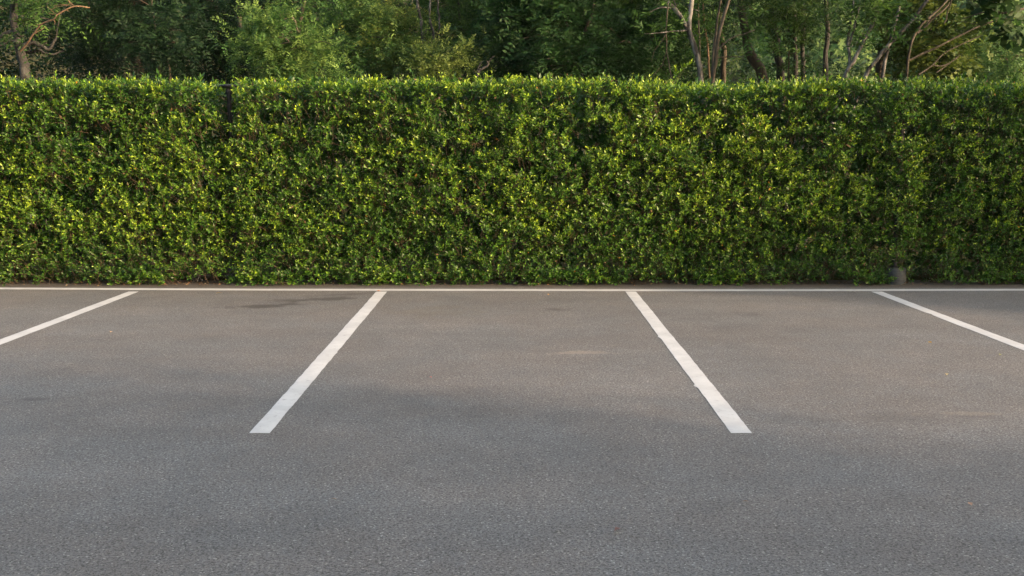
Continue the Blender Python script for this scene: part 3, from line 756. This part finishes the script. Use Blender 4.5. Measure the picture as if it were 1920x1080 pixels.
# 16 fan of leaning branches, right
tree("multi_stemmed_tree", "spreading tree at right whose thin stems fan out low to the right over the hedge",
     [(stem_path([(1700, 148), (1703, 108), (1712, 72), (1730, 44), (1755, 22), (1780, -4), (1800, -30)], 14.8, wob=.004), .023, .013)],
     [blob(1740, 90, 16.1, 60, 45, .6, 330), blob(1790, 60, 16.1, 45, 45, .6, 250), blob(1720, 30, 16.4, 60, 40, .7, 330), blob(1775, 115, 15.9, 40, 22, .4, 130), wblob(6.7, 15.6, 5.0, 2.3, 1.6, 1.2, 900)],
     (.018, .040, .010), (.105, .140, .028), M_BARK_TAN,
     limbs=[(stem_path([(1702, 114), (1735, 98), (1765, 84), (1800, 66), (1840, 48), (1895, 33), (1960, 28)], 14.9, root=False, n=30, wob=.005), .019, .008),
            (stem_path([(1722, 140), (1748, 122), (1770, 100), (1800, 84), (1842, 66)], 14.7, root=False, wob=.004), .014, .006),
            (stem_path([(1748, 122), (1764, 124), (1780, 118), (1796, 106)], 14.7, root=False, wob=.004), .011, .006),
            (stem_path([(1756, 136), (1776, 122), (1800, 104)], 14.7, root=False, wob=.004), .009, .005),
            (stem_path([(1770, 45), (1778, 22), (1784, -5)], 14.9, root=False), .010, .007),
            (stem_path([(1720, 62), (1745, 40), (1776, 10), (1790, -10)], 15.0, root=False), .018, .010)],
     nb=22, ll=.085, lw=.05, m=4, sl=.26, hole=.42, hs=2.4)
tree("overhanging_tree", "tree out of frame at right whose dark big-leaved branch hangs into the top right corner",
     [(np.array(curve([(9.0, 15.4, -.05), (8.9, 15.3, 2.5), (8.6, 15.0, 4.6), (8.3, 14.8, 6.5)], 18, .02)), .11, .06)],
     [blob(1900, 4, 13.6, 24, 9, .2, 12), blob(1903, 42, 13.4, 16, 12, .15, 9), blob(1850, -6, 13.8, 40, 10, .3, 18), wblob(8.4, 15.0, 5.4, 2.0, 1.6, 1.2, 420)],
     (.010, .028, .008), (.030, .065, .016), M_BARK_DARK, limbs=[(np.array(curve([(8.8, 15.2, 3.9), at(1915, 18, 13.9), at(1860, 20, 13.8), at(1805, 35, 13.9)], 20, .01)), .02, .006)],
     nb=10, ll=.15, lw=.075, m=3, sl=.22)
# 18 right shrubs in light
for lab, bl, cols in (("light green feathery shrub at the right edge behind the hedge", [blob(1890, 112, 17.5, 60, 40, .9, 700), blob(1945, 90, 18, 50, 45, .9, 520)], ((.045, .100, .032), (.130, .205, .065))),
                      ("bright yellow green shrub in sun just left of the feathery shrub at right", [blob(1835, 88, 19, 34, 30, .7, 300), blob(1810, 120, 18.6, 40, 30, .7, 330)], ((.065, .115, .022), (.210, .250, .050)))):
    p = bl[0][0]
    tree("shrub", lab, [(np.array(curve([(p[0], p[1], -.05), (p[0] + .1, p[1], 1.2), (p[0], p[1], p[2])], 12, .02)), .04, .015)],
         bl + [wblob(p[0], p[1], 1.5, 1.0, .9, 1.0, 260)], *cols, M_BARK_TAN, cat="shrub", group=None, nb=14, ll=.06, lw=.022, m=6)

# deeper wood: one dark mass of leaves and trunks nobody could count
LV = Leaves()
bl = []
for i in range(60):
    x = -27 + 35.5 * i / 60 + rng.normal(0, .4); y = rng.uniform(22.5, 31)
    bl.append(wblob(x, y, rng.uniform(1.5, 5.2), rng.uniform(1.6, 2.8), 1.6, rng.uniform(1.4, 2.4), 420))
for i in range(26):
    x = -27 + 35.0 * i / 26 + rng.normal(0, .4)
    bl.append(wblob(x, rng.uniform(25, 32), rng.uniform(6, 8.5), 2.6, 2.2, 2.0, 420))
crown_sprays(LV, bl, (.007, .019, .007), (.026, .050, .014), m=4, ll=.13, lw=.055, sl=.42, hole=.34)
wood = LV.build("woodland", M_TREE, None, folded=False)
tag(wood, "dense dark green woodland filling the background behind the nearer trees", "woodland", kind="stuff")
LV = Leaves(); bl = []
for i in range(150):
    y = rng.uniform(45, 150); x = rng.uniform(.22, .62) * y
    z = float(hillz(np.array(x), np.array(y)))
    r = rng.uniform(1.8, 3.2)
    bl.append(wblob(x, y, z + r * .8 + 1.0, r, r, r * rng.uniform(.8, 1.4), 300))
crown_sprays(LV, bl, (.035, .080, .030), (.125, .185, .060), m=3, ll=.36, lw=.20, sl=.8, hole=.30, hs=.6)  # lighter leaf colours imitate haze over the far hill
hw = LV.build("hill_woodland", M_TREE, None, folded=False)
tag(hw, "wooded green hillside far off at the right, its leaves coloured pale for haze", "woodland", kind="stuff")

# trees beside the car park on the sun's side; their shade falls over the asphalt
def side_tree(a, s, r, h0, h1, n, label, rz=1.2):
    x, y = .9 * a + .43 * s, -.43 * a + .9 * s
    p = curve([(x, y, -.05), (x + .1, y, 1.2), (x, y + .1, h1 * .7)], 14, .03)
    bl = []
    for k in range(7):
        z = rng.uniform(h0 + .6, h1 - .7); q = rng.uniform(-.55, .55, 2) * r
        bl.append(wblob(x + q[0], y + q[1], z, r * .55, r * .55, rz, n))
    tree("roadside_tree", label, [(np.array(p), .12, .05)], bl, *MG, M_BARK_GREY, group=None, nb=20, ll=.11, lw=.05, m=4, sl=.4, hole=.36)
side_tree(8.6, 11.0, 1.2, -.3, 3.0, 210, "low rounded bush outside the right edge that shades the foot of the hedge", .8)
side_tree(12.5, 12.7, 2.0, .2, 6.2, 620, "bushy tree outside the right edge that shades the right end of the hedge")
side_tree(15, 2.75, 3.3, .6, 7.6, 1300, "spreading tree outside the right edge that shades the asphalt in front")
side_tree(18, -2.6, 3.0, .8, 7.0, 500, "spreading tree far right behind the camera shading the near asphalt")

# ------------------------------------------------------------------ the evening air
m = bpy.data.materials.new("thin_haze"); m.use_nodes = True; t = m.node_tree
t.nodes.remove(t.nodes["Principled BSDF"])
pv = t.nodes.new("ShaderNodeVolumePrincipled"); pv.inputs["Color"].default_value = (.86, .92, 1.0, 1); pv.inputs["Density"].default_value = .00012
t.links.new(pv.outputs[0], t.nodes["Material Output"].inputs["Volume"])
X0, X1, Y0, Y1, Z0, Z1 = -1520., 1520., -1520., 1520., -1.5, 75.
V = np.array([[x, y, z] for z in (Z0, Z1) for x, y in ((X0, Y0), (X1, Y0), (X1, Y1), (X0, Y1))])
F = np.array([[0, 3, 2, 1], [4, 5, 6, 7], [0, 1, 5, 4], [1, 2, 6, 5], [2, 3, 7, 6], [3, 0, 4, 7]])
tag(new_mesh("haze", V, F, m), kind="stuff")
